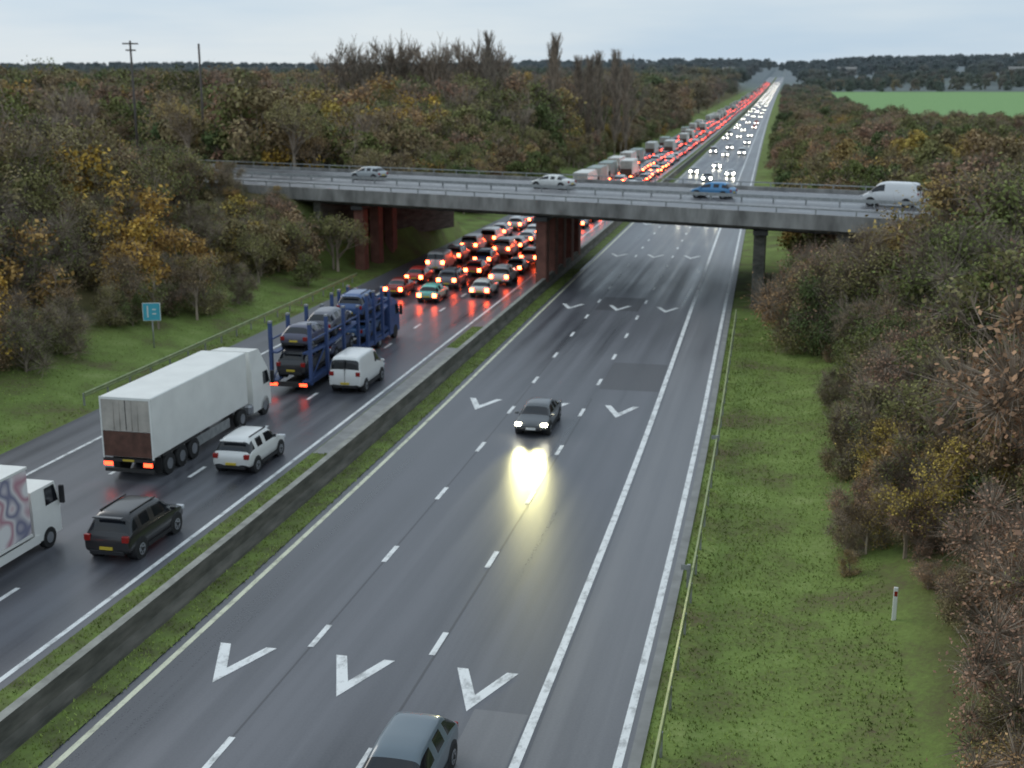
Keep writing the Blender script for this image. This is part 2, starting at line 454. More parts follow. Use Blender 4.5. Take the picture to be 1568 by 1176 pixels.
# ------------------------------------------------------------------ vehicles
def loft_body(st, glass_y, pillars, lvl=2):
    mb = MB(); rings = []
    for (y, zb, zs, zt, ws, wt) in st:
        hi = zt-zs > .25
        half = [(ws*.80, zb), (ws*.97, zb+.08), (ws, zb+.45*(zs-zb)), (ws*.985, zs-.05), (ws*.95, zs+.01),
                (wt, zt-.07 if hi else zt-.01), (wt*.86, zt)]
        ring = [(x, y, z) for x, z in half]+[(0, y, zt+.02)]+[(-x, y, z) for x, z in reversed(half)]
        i = len(mb.v); mb.v += ring; rings.append((i, len(ring)))
    n = rings[0][1]
    for j in range(len(st)-1):
        a, b2 = rings[j][0], rings[j+1][0]
        h0 = st[j][3]-st[j][2] > .25; h1 = st[j+1][3]-st[j+1][2] > .25
        ym = (st[j][0]+st[j+1][0])/2
        for i in range(n):
            i2 = (i+1) % n
            k = 'paint'
            if i in (4, 9) and (h0 or h1) and glass_y[0] <= ym <= glass_y[1] and j not in pillars: k = 'glass'
            if i in (5, 6, 7, 8) and h0 != h1: k = 'glass'
            if i == n-1: k = 'plastic'
            if i in (0, 13): k = 'plastic'
            mb.f.append((a+i, b2+i, b2+i2, a+i2)); mb.m.append(mb.mi(k)); mb.sm.append(True)
    mb.f.append(tuple(rings[0][0]+i for i in range(n))); mb.m.append(mb.mi('paint')); mb.sm.append(True)
    mb.f.append(tuple(rings[-1][0]+n-1-i for i in range(n))); mb.m.append(mb.mi('paint')); mb.sm.append(True)
    me = mb.mesh('tmp'); o = bpy.data.objects.new('tmp', me); scene.collection.objects.link(o)
    md = o.modifiers.new('s', 'SUBSURF'); md.levels = lvl; md.render_levels = lvl
    bpy.context.view_layer.update()
    ev = o.evaluated_get(bpy.context.evaluated_depsgraph_get()); m2 = ev.to_mesh()
    out = MB(); out.mats = list(mb.mats)
    out.v = [tuple(v.co) for v in m2.vertices]; out.f = [tuple(p.vertices) for p in m2.polygons]
    out.m = [p.material_index for p in m2.polygons]; out.sm = [True]*len(out.f)
    ev.to_mesh_clear(); bpy.data.objects.remove(o); bpy.data.meshes.remove(me)
    return out
KIND = {
 'suv': dict(L=4.55, st=[(0, .5, .8, .86, .80, .72), (.05, .4, .98, 1.04, .92, .80), (.14, .36, 1.06, 1.12, .95, .84), (.48, .34, 1.1, 1.70, .96, .70), (.85, .33, 1.1, 1.77, .97, .71),
                         (1.0, .33, 1.1, 1.78, .97, .71), (1.85, .33, 1.09, 1.79, .97, .72), (2.0, .33, 1.09, 1.79, .97, .72), (2.7, .33, 1.08, 1.76, .97, .71), (2.95, .33, 1.07, 1.70, .97, .69),
                         (3.6, .33, 1.05, 1.1, .96, .80), (4.2, .36, .95, .99, .93, .76), (4.46, .4, .82, .86, .88, .72), (4.55, .46, .72, .76, .78, .66)], g=(.3, 3.3), p=(4, 6), wh=(.86, 3.68), wr=.37, w=.97),
 'hatch': dict(L=4.1, st=[(0, .42, .7, .76, .78, .68), (.05, .34, .86, .92, .88, .76), (.15, .3, .92, .98, .90, .78), (.62, .28, .95, 1.42, .90, .62), (.95, .28, .95, 1.47, .91, .64),
                          (1.08, .28, .95, 1.48, .91, .64), (1.85, .28, .94, 1.49, .91, .65), (1.98, .28, .94, 1.49, .91, .65), (2.35, .28, .93, 1.46, .91, .64), (2.6, .28, .92, 1.40, .91, .62),
                          (3.25, .28, .9, .95, .90, .76), (3.8, .3, .8, .84, .87, .7), (4.03, .34, .68, .72, .82, .66), (4.1, .4, .6, .64, .74, .6)], g=(.3, 3.0), p=(4, 6), wh=(.72, 3.35), wr=.32, w=.91),
 'saloon': dict(L=4.55, st=[(0, .42, .75, .8, .80, .68), (.05, .34, .9, .96, .89, .76), (.3, .3, .95, 1.0, .91, .78), (.75, .28, .95, 1.0, .91, .78), (1.4, .28, .95, 1.38, .91, .62),
                            (1.55, .28, .95, 1.41, .91, .63), (2.2, .28, .94, 1.44, .91, .64), (2.33, .28, .94, 1.44, .91, .64), (2.75, .28, .93, 1.42, .91, .63), (3.0, .28, .92, 1.36, .91, .61),
                            (3.65, .28, .9, .95, .90, .76), (4.2, .3, .8, .84, .87, .7), (4.48, .34, .68, .72, .82, .66), (4.55, .4, .6, .64, .74, .6)], g=(.9, 3.4), p=(4, 6), wh=(.85, 3.75), wr=.33, w=.91),
 'van': dict(L=4.9, st=[(0, .45, .8, .86, .86, .8), (.03, .36, 1.15, 1.2, .96, .86), (.07, .34, 1.22, 1.28, .98, .88), (.17, .33, 1.22, 2.0, .99, .82), (.4, .33, 1.22, 2.08, 1.0, .84),
                        (1.6, .33, 1.22, 2.1, 1.0, .85), (2.7, .33, 1.2, 2.1, 1.0, .85), (2.8, .33, 1.2, 2.1, 1.0, .85), (3.2, .33, 1.18, 2.05, 1.0, .83), (3.5, .33, 1.15, 1.96, .99, .80),
                        (4.25, .33, 1.1, 1.15, .98, .84), (4.65, .36, .98, 1.02, .95, .8), (4.84, .4, .8, .86, .88, .74), (4.9, .46, .7, .74, .8, .7)], g=(2.8, 4.0), p=(), wh=(.95, 4.0), wr=.34, w=1.0),
}
def car_mb(kind, away=True, lvl=2, big=1.0, tail='brake', head='head', low=False):
    K = KIND[kind]
    mb = loft_body(K['st'], K['g'], K['p'], lvl)
    L, w, wr = K['L'], K['w'], K['wr']
    zs = K['st'][1][2]
    tl = tail if away else 'lamp_r'; hl = 'lamp_w' if away else head
    for sx in (-1, 1):
        xa, xb = sorted((sx*(w*.93), sx*(w*.93-.26*big)))
        z1 = zs+(.12 if kind in ('suv', 'van') else .02)
        if low:
            mb.box(xa, xb, -.015-.02*(big-1), .16, z1-.24*big, z1, 'lamp_r', 0)
            mb.face([(xa, -.04, z1-.24*big), (xb, -.04, z1-.24*big), (xb, -.04, z1), (xa, -.04, z1)], tl)
        else: mb.box(xa, xb, -.015-.02*(big-1), .16, z1-.24*big, z1, tl, .02)
        xa, xb = sorted((sx*(w*.92), sx*(w*.92-.32)))
        zh = K['st'][-2][2]
        if low:
            mb.box(xa, xb, L-.22, L+.0, zh-.08, zh+.07, 'lamp_w', 0)
            mb.face([(xb, L+.02, zh-.1*big), (xa, L+.02, zh-.1*big), (xa, L+.02, zh+.09*big), (xb, L+.02, zh+.09*big)], hl)
        else: mb.box(xa, xb, L-.22, L+.0, zh-.08, zh+.07, hl, .02)
        for yy in K['wh']:
            mb.cyl((sx*(w*.6), yy, wr+.03), (sx, 0, 0), wr+.08, w*.4+.006, 'plastic', 20)
            mb.wheel(sx*(w-.10), yy, wr, .23, sx)
        ym = K['st'][-4][0]-.28; zm = K['st'][-4][2]+.04
        xa, xb = sorted((sx*(w*.95), sx*(w+.17)))
        mb.box(xa, xb, ym-.06, ym+.08, zm, zm+.14, 'paint', .03)
        xa, xb = sorted((sx*(w-.06), sx*(w+.012)))
        mb.box(xa, xb, K['wh'][0]+wr+.12, K['wh'][1]-wr-.12, .27, .42, 'plastic')
    mb.box(-w*.72, w*.72, -.03, .12, .36, .52, 'plastic', .02)
    mb.box(-.26, .26, -.045, -.0, .56, .67, 'plate')
    mb.box(-w*.6, w*.6, L-.1, L+.03, .36, .5, 'plastic', .02)
    mb.box(-.26, .26, L-.0, L+.045, .42, .53, 'white')
    if kind == 'suv':
        for sx in (-1, 1): mb.box(sx*.62-.02, sx*.62+.02, .8, 2.7, 1.76, 1.81, 'plastic')
        mb.box(-.6, .6, .16, .36, 1.68, 1.73, 'paint', .02)
    if kind == 'van':
        mb.box(-.01, .01, -.012, .1, .5, 1.95, 'plastic')
    return mb
ME = {}
for kd in KIND:
    ME[kd+'_a'] = car_mb(kd, True, 1, 1.3, low=True).mesh(kd+'_away')
    ME[kd+'_f'] = car_mb(kd, True, 1, 1.3, 'brake_far', low=True).mesh(kd+'_away_far')
    ME[kd+'_t'] = car_mb(kd, True, 1, 1.2, 'tail_far', low=True).mesh(kd+'_away_tail')
    ME[kd+'_o'] = car_mb(kd, False, 1, 1.7, low=True).mesh(kd+'_oncoming')
    ME[kd+'_p'] = car_mb(kd, False, 1, 1.5, head='head_far', low=True).mesh(kd+'_oncoming_far')
    ME[kd+'_off'] = car_mb(kd, True, 1, 1.0, 'lamp_r').mesh(kd+'_unlit')

def cab(mb, y0, L, w, zr, k='white', zb=.45):
    y1 = y0+L
    mb.hexa([(-w, y0, zb), (w, y0, zb), (w, y1, zb), (-w, y1, zb), (-w, y0, 1.7), (w, y0, 1.7), (w, y1, 1.7), (-w, y1, 1.7)], k)
    mb.hexa([(-w, y0, 1.701), (w, y0, 1.701), (w, y1, 1.701), (-w, y1, 1.701), (-w*.97, y0, 2.55), (w*.97, y0, 2.55), (w*.97, y1-.22, 2.55), (-w*.97, y1-.22, 2.55)], k)
    if zr > 2.7:
        mb.hexa([(-w*.97, y0, 2.551), (w*.97, y0, 2.551), (w*.97, y1-.22, 2.551), (-w*.97, y1-.22, 2.551), (-w*.9, y0, zr), (w*.9, y0, zr), (w*.85, y1-1.0, zr-.1), (-w*.85, y1-1.0, zr-.1)], k)
    mb.face([(-w*.9, y1+.012, 1.75), (w*.9, y1+.012, 1.75), (w*.88, y1-.2, 2.5), (-w*.88, y1-.2, 2.5)], 'glass')
    for sx in (-1, 1):
        p = [(sx*(w+.01), y1-.95, 1.75), (sx*(w+.01), y1-.12, 1.75), (sx*(w*.975+.01), y1-.3, 2.45), (sx*(w*.975+.01), y1-.95, 2.45)]
        mb.face(p if sx > 0 else p[::-1], 'glass')
        xa, xb = sorted((sx*(w+.04), sx*(w+.26)))
        mb.box(xa, xb, y1-.12, y1, 1.6, 2.35, 'plastic', .03)
        xa, xb = sorted((sx*(w*.9), sx*(w*.55)))
        mb.box(xa, xb, y1-.05, y1+.03, .65, .85, 'lamp_w')
    mb.box(-w*.95, w*.95, y1-.1, y1+.05, .4, .62, 'plastic', .03)
def artic(tail='brake_soft', Lt=10.3, w=1.27, side='white', top=4.0):
    mb = MB()
    mb.box(-w, w, 0.05, Lt, 1.15, top, side, .04)
    mb.box(-w+.08, w-.08, .0, .049, 2.42, top-.12, 'cream')
    mb.box(-w+.08, w-.08, -.03, .049, 1.2, 2.38, 'brown')
    for x in (-w+.0, w-.07): mb.box(x, x+.07, -.02, .049, 1.1, top, side)
    mb.box(-w+.071, w-.071, -.02, .049, top-.115, top, side)
    mb.box(-.015, .015, -.012, -.001, 2.45, top-.14, 'plastic')
    for x in (-.6, -.3, .3, .6): mb.cyl((x, -.02, 2.45), (0, 0, 1), .012, top-2.6, 'cream', 6)
    mb.box(-w, w, -.03, .1, .95, 1.09, 'chassis')
    mb.box(-w+.05, w-.05, -.02, .08, .45, .62, 'chassis')
    for sx in (-1, 1):
        xa, xb = sorted((sx*(w-.05), sx*(w-.5)))
        mb.face([(xa, -.075, .76), (xb, -.075, .76), (xb, -.075, .95), (xa, -.075, .95)], tail)
        mb.box(xa, xb, -.07, -.03, .75, .949, 'lamp_r')
        xa, xb = sorted((sx*(w-.02), sx*(w-.05)))
        mb.box(xa, xb, 4.3, Lt-2.3, .5, 1.0, 'steel')
        for yy in (1.5, 2.75, 4.0):
            mb.cyl((sx*(w-.3), yy, .52), (sx, 0, 0), .52, .28, 'tyre', 20)
            mb.cyl((sx*(w-.02), yy, .52), (sx, 0, 0), .27, .015, 'rim', 12)
        for yy in (Lt-.7, Lt+2.3):
            mb.cyl((sx*(w-.33), yy, .52), (sx, 0, 0), .52, .3, 'tyre', 20)
            mb.cyl((sx*(w-.03), yy, .52), (sx, 0, 0), .27, .015, 'rim', 12)
        xa, xb = sorted((sx*(w-.05), sx*(w-.5)))
        mb.box(xa, xb, Lt+.3, Lt+1.5, .4, .95, 'rim', .1)
        xa, xb = sorted((sx*(w-.04), sx*(w-.36)))
        mb.box(xa, xb, .75, .78, .25, 1.0, 'tyre')
    mb.box(-.45, .45, .3, Lt+3.0, .85, 1.12, 'chassis')
    mb.box(-w+.02, w-.02, .9, 4.7, 1.02, 1.14, 'chassis')
    mb.box(-.28, .28, -.045, -.031, .98, 1.07, 'plate')
    cab(mb, Lt+.75, 2.35, w-.03, 3.85)
    return mb
ME['artic_a'] = artic('brake').mesh('queue_lorry')
ME['artic_f'] = artic('brake_far').mesh('queue_lorry_far'); ME['artic_t'] = ME['artic_f']
M['col_panel'] = simple('lorry_panel_tint', (.34, .4, .38), .5)
ME['artic2_a'] = artic('brake', side='col_panel', top=3.9).mesh('queue_lorry_tint')
ME['artic2_f'] = artic('brake_far', side='col_panel', top=3.9).mesh('queue_lorry_tint_far'); ME['artic2_t'] = ME['artic2_f']
def col():
    return R.choice([(.75, .75, .75), (.7, .7, .7), (.62, .63, .65), (.5, .5, .52), (.35, .36, .38), (.06, .06, .065), (.16, .17, .19), (.08, .14, .32), (.5, .05, .04), (.75, .75, .72), (.28, .3, .32), (.6, .55, .42)])
L3, L2, L1 = -24.6, -28.4, -32.2
def put(name, me, u, Y, rot=0, c=None, parent=None, scale=None):
    a = math.atan((xoff(Y+4)-xoff(Y))/4)
    return link(name, me, (u+xoff(Y), Y, prof(Y)), rot-a, c, parent, scale)
put('black_suv', car_mb('suv', True, 2, 1, 'lamp_r').mesh('black_suv'), L3+.1, 38.7, 0, (.012, .012, .015), scale=(1.02, 1, 1.04))
put('white_suv', car_mb('suv', True, 2, 1, 'lamp_r').mesh('white_suv'), L3, 49.8, 0, (.78, .78, .76), scale=(1, .98, .96))
put('articulated_lorry', artic('brake_soft').mesh('articulated_lorry'), -28.8, 48.0)
put('white_van', car_mb('van', True, 2, 1, 'lamp_r').mesh('white_van'), L3-.1, 65.8, 0, (.8, .8, .78), scale=(1.02, 1, 1.08))
mb = MB()
mb.box(-1.15, 1.15, 0, 5.0, 1.0, 3.6, 'graphic', .04)
mb.box(-1.17, 1.17, -.02, 5.02, 3.602, 3.7, 'white')
mb.box(-1.17, 1.17, -.02, 5.02, .9, .999, 'white')
mb.box(-.4, .4, .1, 7, .6, .89, 'chassis')
cab(mb, 5.25, 1.8, 1.07, 2.6)
for sx in (-1, 1):
    for yy in (1.8, 6.2):
        mb.cyl((sx*.82, yy, .42), (sx, 0, 0), .42, .26, 'tyre', 20); mb.cyl((sx*1.085, yy, .42), (sx, 0, 0), .22, .012, 'rim', 12)
    xa, xb = sorted((sx*1.1, sx*.8)); mb.box(xa, xb, -.08, -.03, .7, .88, 'brake_soft')
    xa, xb = sorted((sx*1.1, sx*1.13)); mb.box(xa, xb, 2.5, 5.5, .45, .8, 'white')
put('box_truck', mb.mesh('box_truck'), -28.7, 33.6)

# car transporter
P = empty('car_transporter', (L2+.1, 65.2, 0), .016)
mb = MB()
def sloped(y0, z0, y1, z1, th=.1, k='blue', w=1.22):
    for sx in (-1, 1):
        a, b2 = sorted((sx*w, sx*(w-.45)))
        mb.hexa([(a, y0, z0-th), (b2, y0, z0-th), (b2, y1, z1-th), (a, y1, z1-th), (a, y0, z0), (b2, y0, z0), (b2, y1, z1), (a, y1, z1)], k)
for (o, Ls) in ((0, 9.4), (10.6, 5.6)):
    sloped(o+.2, .75, o+Ls*.5, .95); sloped(o+Ls*.5, .95, o+Ls, 1.15)
    sloped(o+.4, 2.45, o+Ls*.5, 2.35); sloped(o+Ls*.5, 2.35, o+Ls, 2.75)
    for sx in (-1, 1):
        for yy in (o+.5, o+Ls*.35, o+Ls*.68, o+Ls-.2):
            mb.box(sx*1.24-.09, sx*1.24+.09, yy-.12, yy+.12, .5, 4.15 if yy < o+Ls-.5 else 3.7, 'blue')
            mb.box(sx*1.24-.1, sx*1.24+.1, yy-.13, yy+.13, (4.15 if yy < o+Ls-.5 else 3.7)+.001, (4.15 if yy < o+Ls-.5 else 3.7)+.12, 'rim')
        a, b2 = sorted((sx*1.2, sx*1.27)); mb.box(a, b2, o+.3, o+Ls, .55, .8, 'blue')
        mb.box(sx*1.24-.04, sx*1.24+.04, o+.5, o+Ls-.2, 3.1, 3.18, 'blue')
        mb.hexa([(sx*1.2-.03, o+.6, .8), (sx*1.2+.03, o+.6, .8), (sx*1.2+.03, o+.75, .8), (sx*1.2-.03, o+.75, .8),
                 (sx*1.2-.03, o+Ls*.33, 2.4), (sx*1.2+.03, o+Ls*.33, 2.4), (sx*1.2+.03, o+Ls*.33+.15, 2.4), (sx*1.2-.03, o+Ls*.33+.15, 2.4)], 'blue')
        for yy in ((o+4.2, o+5.3) if o == 0 else (o+3.2,)):
            mb.cyl((sx*.95, yy, .45), (sx, 0, 0), .45, .28, 'tyre', 18); mb.cyl((sx*1.235, yy, .45), (sx, 0, 0), .22, .012, 'rim', 12)
mb.box(-.4, .4, .2, 16.6, .45, .65, 'chassis')
mb.box(-1.2, 1.2, -.02, .15, .45, .72, 'chassis')
for sx in (-1, 1):
    a, b2 = sorted((sx*1.15, sx*.7)); mb.box(a, b2, -.06, -.021, .5, .66, 'brake_soft')
mb.obj('transporter_frame', parent=P)
mb = MB(); cab(mb, 16.4, 2.1, 1.22, 3.1, 'blue')
for sx in (-1, 1): mb.cyl((sx*.95, 17.5, .5), (sx, 0, 0), .5, .28, 'tyre', 18)
mb.obj('tractor_cab', parent=P)
for nm, kd, yy, zz, cc, tilt in (('loaded_suv', 'suv', .4, .72, (.02, .02, .025), .04), ('loaded_saloon', 'saloon', 5.0, .95, (.07, .08, .14), .03), ('loaded_hatchback', 'hatch', 1.0, 2.38, (.09, .09, .14), -.02),
                             ('loaded_hatchback', 'hatch', 5.1, 2.4, (.14, .14, .17), .07), ('loaded_saloon', 'saloon', 11.2, .85, (.06, .14, .32), .03), ('loaded_suv', 'suv', 11.0, 2.35, (.05, .11, .28), .03), ):
    o = link(nm, ME[kd+'_off'], (0, yy, zz), 0, cc, P); o.rotation_euler = (tilt, 0, 0)

# queue
for kd, u, Y, c in [('hatch', L2, 97.2, (.2, .6, .5)), ('hatch', L3, 100.8, (.75, .75, .7)), ('saloon', L1, 99.5, (.3, .03, .02))]:
    put('car', ME[kd+'_a'], u+R.uniform(-.15, .15), Y, 0, c)
nxt = {L1: 107.0, L2: 104.5, L3: 107.5}
far_par = empty('distant_traffic_queue', (0, 0, 0))
for u in (L1, L2, L3):
    Y = nxt[u]
    if u == L1: lor = [205, 222, 262, 281, 300]
    else: lor = []
    while Y < 2300:
        fr = Y > 300
        kd = R.choices(['hatch', 'suv', 'saloon', 'van', 'artic', 'artic2'], [3.4, 3, 3, 1.6 if not fr else 3.2, (3.4 if u == L1 else (1.0 if not fr else 2.2) if u == L2 else 0), .9 if u == L1 else 0])[0]
        if Y < 185 and kd.startswith('artic'): kd = 'van'
        if any(abs(Y-q) < 5 for q in lor): kd = 'artic' if R.random() < .75 else 'artic2'
        L = 13.6 if kd.startswith('artic') else KIND[kd]['L']
        nm = {'hatch': 'car', 'suv': 'car', 'saloon': 'car', 'van': 'van'}.get(kd, 'lorry')
        c = col() if kd != 'van' else (.75, .75, .74)
        var = '_a' if Y < 300 else ('_f' if R.random() < .65 else '_t')
        put(nm if Y < 420 else 'queued_'+nm, ME[kd+var], u+R.uniform(-.3, .3), Y, 0, c, far_par if Y >= 420 else None)
        Y += L+R.uniform(1.8, 4.2)+(0 if Y < 700 else R.uniform(2, 14))
# oncoming
hw = KIND['saloon']['L']
def oncoming(kd, u, Y, c, name='car', parent=None, me=None):
    return put(name, me or ME[kd+'_o'], u, Y+KIND[kd]['L'], math.pi, c, parent)
Q1, Q2, Q3 = -8.3, -12.3, -16.3
near = oncoming('saloon', -12.15, 59.2, (.10, .11, .12), 'dark_grey_saloon', me=car_mb('saloon', False, 2, 1.1, head='head_y').mesh('dark_grey_saloon'))
put('grey_blue_hatchback', car_mb('hatch', False, 2, 1.1, head='lamp_w').mesh('grey_blue_hatchback'), -8.8, 28.6, math.pi, (.13, .17, .2), scale=(1.02, 1.1, 1.05))
for kd, u, Y in (('suv', Q2, 178), ('saloon', Q3, 186), ('suv', Q1, 181), ('hatch', Q2, 203), ('saloon', Q3, 214), ('hatch', Q1, 222), ('suv', Q2, 245), ('saloon', Q1, 262), ('saloon', Q3, 268), ('hatch', Q2, 290)):
    oncoming(kd, u, Y, col())
far2 = empty('distant_oncoming_traffic', (0, 0, 0))
for u in (Q1, Q2, Q3):
    Y = 330+R.uniform(0, 30)
    while Y < 2300:
        kd = R.choice(['saloon', 'suv', 'hatch', 'van'])
        oncoming(kd, u+R.uniform(-.3, .3), Y, col(), 'oncoming_car', far2, ME[kd+'_p'])
        Y += R.uniform(30, 110)
for sx in (-.62, .62):
    ld = bpy.data.lights.new('headlamp_beam', 'SPOT'); ld.energy = 1500; ld.color = (1, .93, .42); ld.spot_size = math.radians(42)
    ld.spot_blend = 1; ld.shadow_soft_size = .34
    lo = bpy.data.objects.new('headlamp_beam', ld); scene.collection.objects.link(lo)
    lo.parent = near; lo.location = (sx*.7, hw+.4, .72)
    dirv = Vector((-.15, 1, .02)).normalized()
    lo.rotation_euler = dirv.to_track_quat('-Z', 'Y').to_euler()
ang = math.atan2(E.y, E.x)-math.pi/2
for nm, kd, s, d, c in (('silver_hatchback', 'hatch', 55.0, 15.6, (.42, .45, .46)), ('white_saloon', 'saloon', 30.6, 15.2, (.75, .75, .72)),
                            ('blue_hatchback', 'hatch', 12.6, 13.6, (.06, .25, .5)), ('white_van', 'van', -4.2, 14, (.8, .8, .8))):
    x, y = bw(s, d); link(nm, ME[kd+'_off'], (x, y, 7.82), ang, c)

# ------------------------------------------------------------------ street furniture
mb = MB()
mb.cyl((0, 0, -.3), (0, 0, 1), .05, 3.0, 'steel', 8)
mb.box(-.6, .6, -.06, -.03, 1.95, 3.2, 'white', .0); mb.box(-.56, .56, -.075, -.061, 1.99, 3.16, 'bluesign')
mb.box(-.3, -.22, -.082, -.076, 2.2, 3.0, 'white'); mb.box(.05, .3, -.082, -.076, 2.7, 2.78, 'white'); mb.box(.05, .3, -.082, -.076, 2.4, 2.48, 'white')
SGX, SGY = -42.2, 74.5; mb.obj('blue_motorway_sign', (SGX, SGY, gz(SGX, SGY)), .35)
mb = MB(); gx, gy = -.75, 96; g0 = gz(gx, gy)
mb.box(-.65, .65, -.3, .3, -.2, 1.35, 'conc', .04); mb.box(-.7, .7, -.35, .35, 1.351, 1.42, 'steel'); mb.box(-.01, .01, -.31, -.301, .1, 1.3, 'plastic')
mb.obj('roadside_cabinet', (gx, gy, g0))
mb = MB(); MPX, MPY = 4.15, 38.6; g0 = gz(MPX, MPY)
mb.box(-.07, .07, -.04, .04, -.2, 1.15, 'white', .015); mb.box(-.05, .05, -.046, -.041, .85, 1.02, 'lamp_r')
mb.obj('marker_post', (MPX, MPY, g0))
for u0, Y in ((-2.75, 41.3), (-2.75, 58.6)):
    mb = MB(); mb.box(-.07, .07, -.05, .05, 0, .9, 'steel', .01); mb.box(-.28, .05, -.07, -.051, .7, .9, 'steel')
    mb.obj('marker_post', (u0, Y, 0))
for (x, y, zt, t) in ((-93, 163.5, 24.6, 1), (-83.4, 165.6, 24.2, 0)):
    g0 = gz(x, y); h = zt-g0; mb = MB(); mb.cyl((0, 0, -1), (0, 0, 1), .22, h+1, 'wood_pole', 8, .14)
    if t: mb.box(-1.1, 1.1, -.08, .08, h-.5, h-.3, 'wood_pole'); mb.box(-.7, .7, -.08, .08, h-1.4, h-1.2, 'wood_pole')
    mb.obj('utility_pole', (x, y, g0), .4)
for x, y, w, l, h in ((-330, 1750, 26, 20, 8), (-120, 2550, 40, 30, 9), (110, 2700, 40, 30, 9), (-430, 2300, 50, 20, 9), (330, 2000, 26, 12, 8)):
    g0 = gz(x, y)+6; mb = MB()
    mb.box(-w/2, w/2, 0, l, -12, h, 'conc')
    mb.face([(-w/2-.5, -.5, h+.01), (w/2+.5, -.5, h+.01), (w/2+.5, l/2, h+4), (-w/2-.5, l/2, h+4)], 'conc')
    mb.face([(-w/2-.5, l+.5, h+.01), (-w/2-.5, l/2, h+4), (w/2+.5, l/2, h+4), (w/2+.5, l+.5, h+.01)], 'conc')
    for q in range(5):
        xx = -w/2+w*(q+.5)/5; mb.box(xx-w*.05, xx+w*.05, -.06, -.01, h*.35, h*.6, 'glass')
    mb.obj('warehouse', (x, y, g0))

# ------------------------------------------------------------------ vegetation
def set_v(me, vals):
    ca = me.color_attributes.new('v', 'FLOAT_COLOR', 'CORNER')
    out = []
    for p, v in zip(me.polygons, vals): out += [v, v, v, 1]*p.loop_total
    ca.data.foreach_set('color', out)
def prism(mb, vals, p0, p1, r0, r1, k, n=3, val=.5):
    p0 = Vector(p0); p1 = Vector(p1); ax = p1-p0
    if ax.length < 1e-5: return
    mb.cyl(p0, ax, r0, ax.length, k, n, r1, cap=False, smooth=False); vals += [val]*n
def leafy(seed, n, leafmat, wide=.42, low=.12, size=(.018, .034), twig=250, nbl=14, soft=.2, tw=.0038):
    r = random.Random(seed); mb = MB(); vals = []
    blobs = []
    for i in range(nbl):
        z = low+(.86-low)*r.random(); mxr = wide*(1-.55*abs(z-.4)/.6)
        a = r.uniform(0, 6.28); d = mxr*r.random()**.5
        blobs.append((Vector((math.cos(a)*d, math.sin(a)*d, z)), r.uniform(.09, .2)))
    prism(mb, vals, (0, 0, -.05), (0, 0, .5), .022, .012, 'bark', 5)
    for c, rd in blobs:
        prism(mb, vals, (0, 0, c.z*.35), c, .01, .004, 'bark', 3)
        for q in range(twig//nbl):
            d = Vector((r.gauss(0, 1), r.gauss(0, 1), r.gauss(.6, 1))).normalized()
            p0 = c+d*rd*.2; p1 = c+d*rd*r.uniform(1.0, 1.9); sd = d.cross(Vector((r.gauss(0, 1), r.gauss(0, 1), r.gauss(0, 1)))).normalized()*tw
            mb.face([p0-sd, p0+sd, p1], 'bark'); vals.append(r.random())
    for i in range(n):
        c, rd = r.choice(blobs)
        d = Vector((r.gauss(0, 1), r.gauss(0, 1), r.gauss(0, 1))).normalized()
        p = c+d*rd*(.3+.75*r.random()**.8+max(0, r.gauss(0, soft)))
        if p.z < .01: continue
        nrm = (d+Vector((r.gauss(0, .6), r.gauss(0, .6), r.gauss(.3, .6)))).normalized()
        t = nrm.orthogonal().normalized(); t = Matrix.Rotation(r.uniform(0, 6.28), 3, nrm) @ t; w = nrm.cross(t)
        s = r.uniform(*size)
        mb.face([p-t*s, p-w*s*.6, p+t*s, p+w*s*.6], leafmat)
        vals.append(r.random())
    me = mb.mesh('crown'); set_v(me, vals); return me
def bare(seed, spread=.55, up=.35, depth=5, nb=3, leaves=0, lm='fol', rmin=.0018):
    r = random.Random(seed); mb = MB(); vals = []; tips = []
    def rec(p, d, L, rad, k):
        q = p+d*L
        prism(mb, vals, p, q, rad, rad*.65, 'bark', 4 if k < 2 else 3, r.random())
        if k >= depth: tips.append(q); return
        for i in range(nb if k > 0 else nb+2):
            nd = (d+Vector((r.gauss(0, spread), r.gauss(0, spread), r.gauss(up*.5, spread*.5)))).normalized()
            rec(p+d*L*r.uniform(.45, 1), nd, L*r.uniform(.55, .82), max(rad*.55, rmin), k+1)
    rec(Vector((0, 0, -.03)), Vector((0, 0, 1)), .33, .02, 0)
    zmax = max(v[2] for v in mb.v)
    mb.v = [(x/zmax, y/zmax, z/zmax) for x, y, z in mb.v]
    for i in range(leaves):
        p = r.choice(tips)/zmax+Vector((r.gauss(0, .03), r.gauss(0, .03), r.gauss(0, .03)))
        t = Vector((r.gauss(0, 1), r.gauss(0, 1), r.gauss(0, 1))).normalized(); w = t.orthogonal().normalized(); s = r.uniform(.010, .02)
        mb.face([p-t*s, p-w*s*.6, p+t*s, p+w*s*.6], lm); vals.append(r.random())
    me = mb.mesh('crown'); set_v(me, vals); return me
def poplar(seed):
    r = random.Random(seed); mb = MB(); vals = []
    prism(mb, vals, (0, 0, -.03), (0, 0, 1), .010, .002, 'bark', 5)
    for i in range(190):
        z = r.uniform(.12, .93); a = r.uniform(0, 6.28); L = .05+.15*(1-abs(z-.45))*r.random()
        d = Vector((math.cos(a)*.3, math.sin(a)*.3, 1)).normalized()
        p = Vector((0, 0, z)); q = p+d*L
        prism(mb, vals, p, q, .0034, .0016, 'bark', 3, r.random())
        for k in range(3):
            d2 = (d+Vector((r.gauss(0, .35), r.gauss(0, .35), .2))).normalized()
            prism(mb, vals, p+d*L*r.uniform(.3, 1), p+d*L+d2*.05, .0019, .001, 'bark', 3, r.random())
    me = mb.mesh('crown'); set_v(me, vals); return me
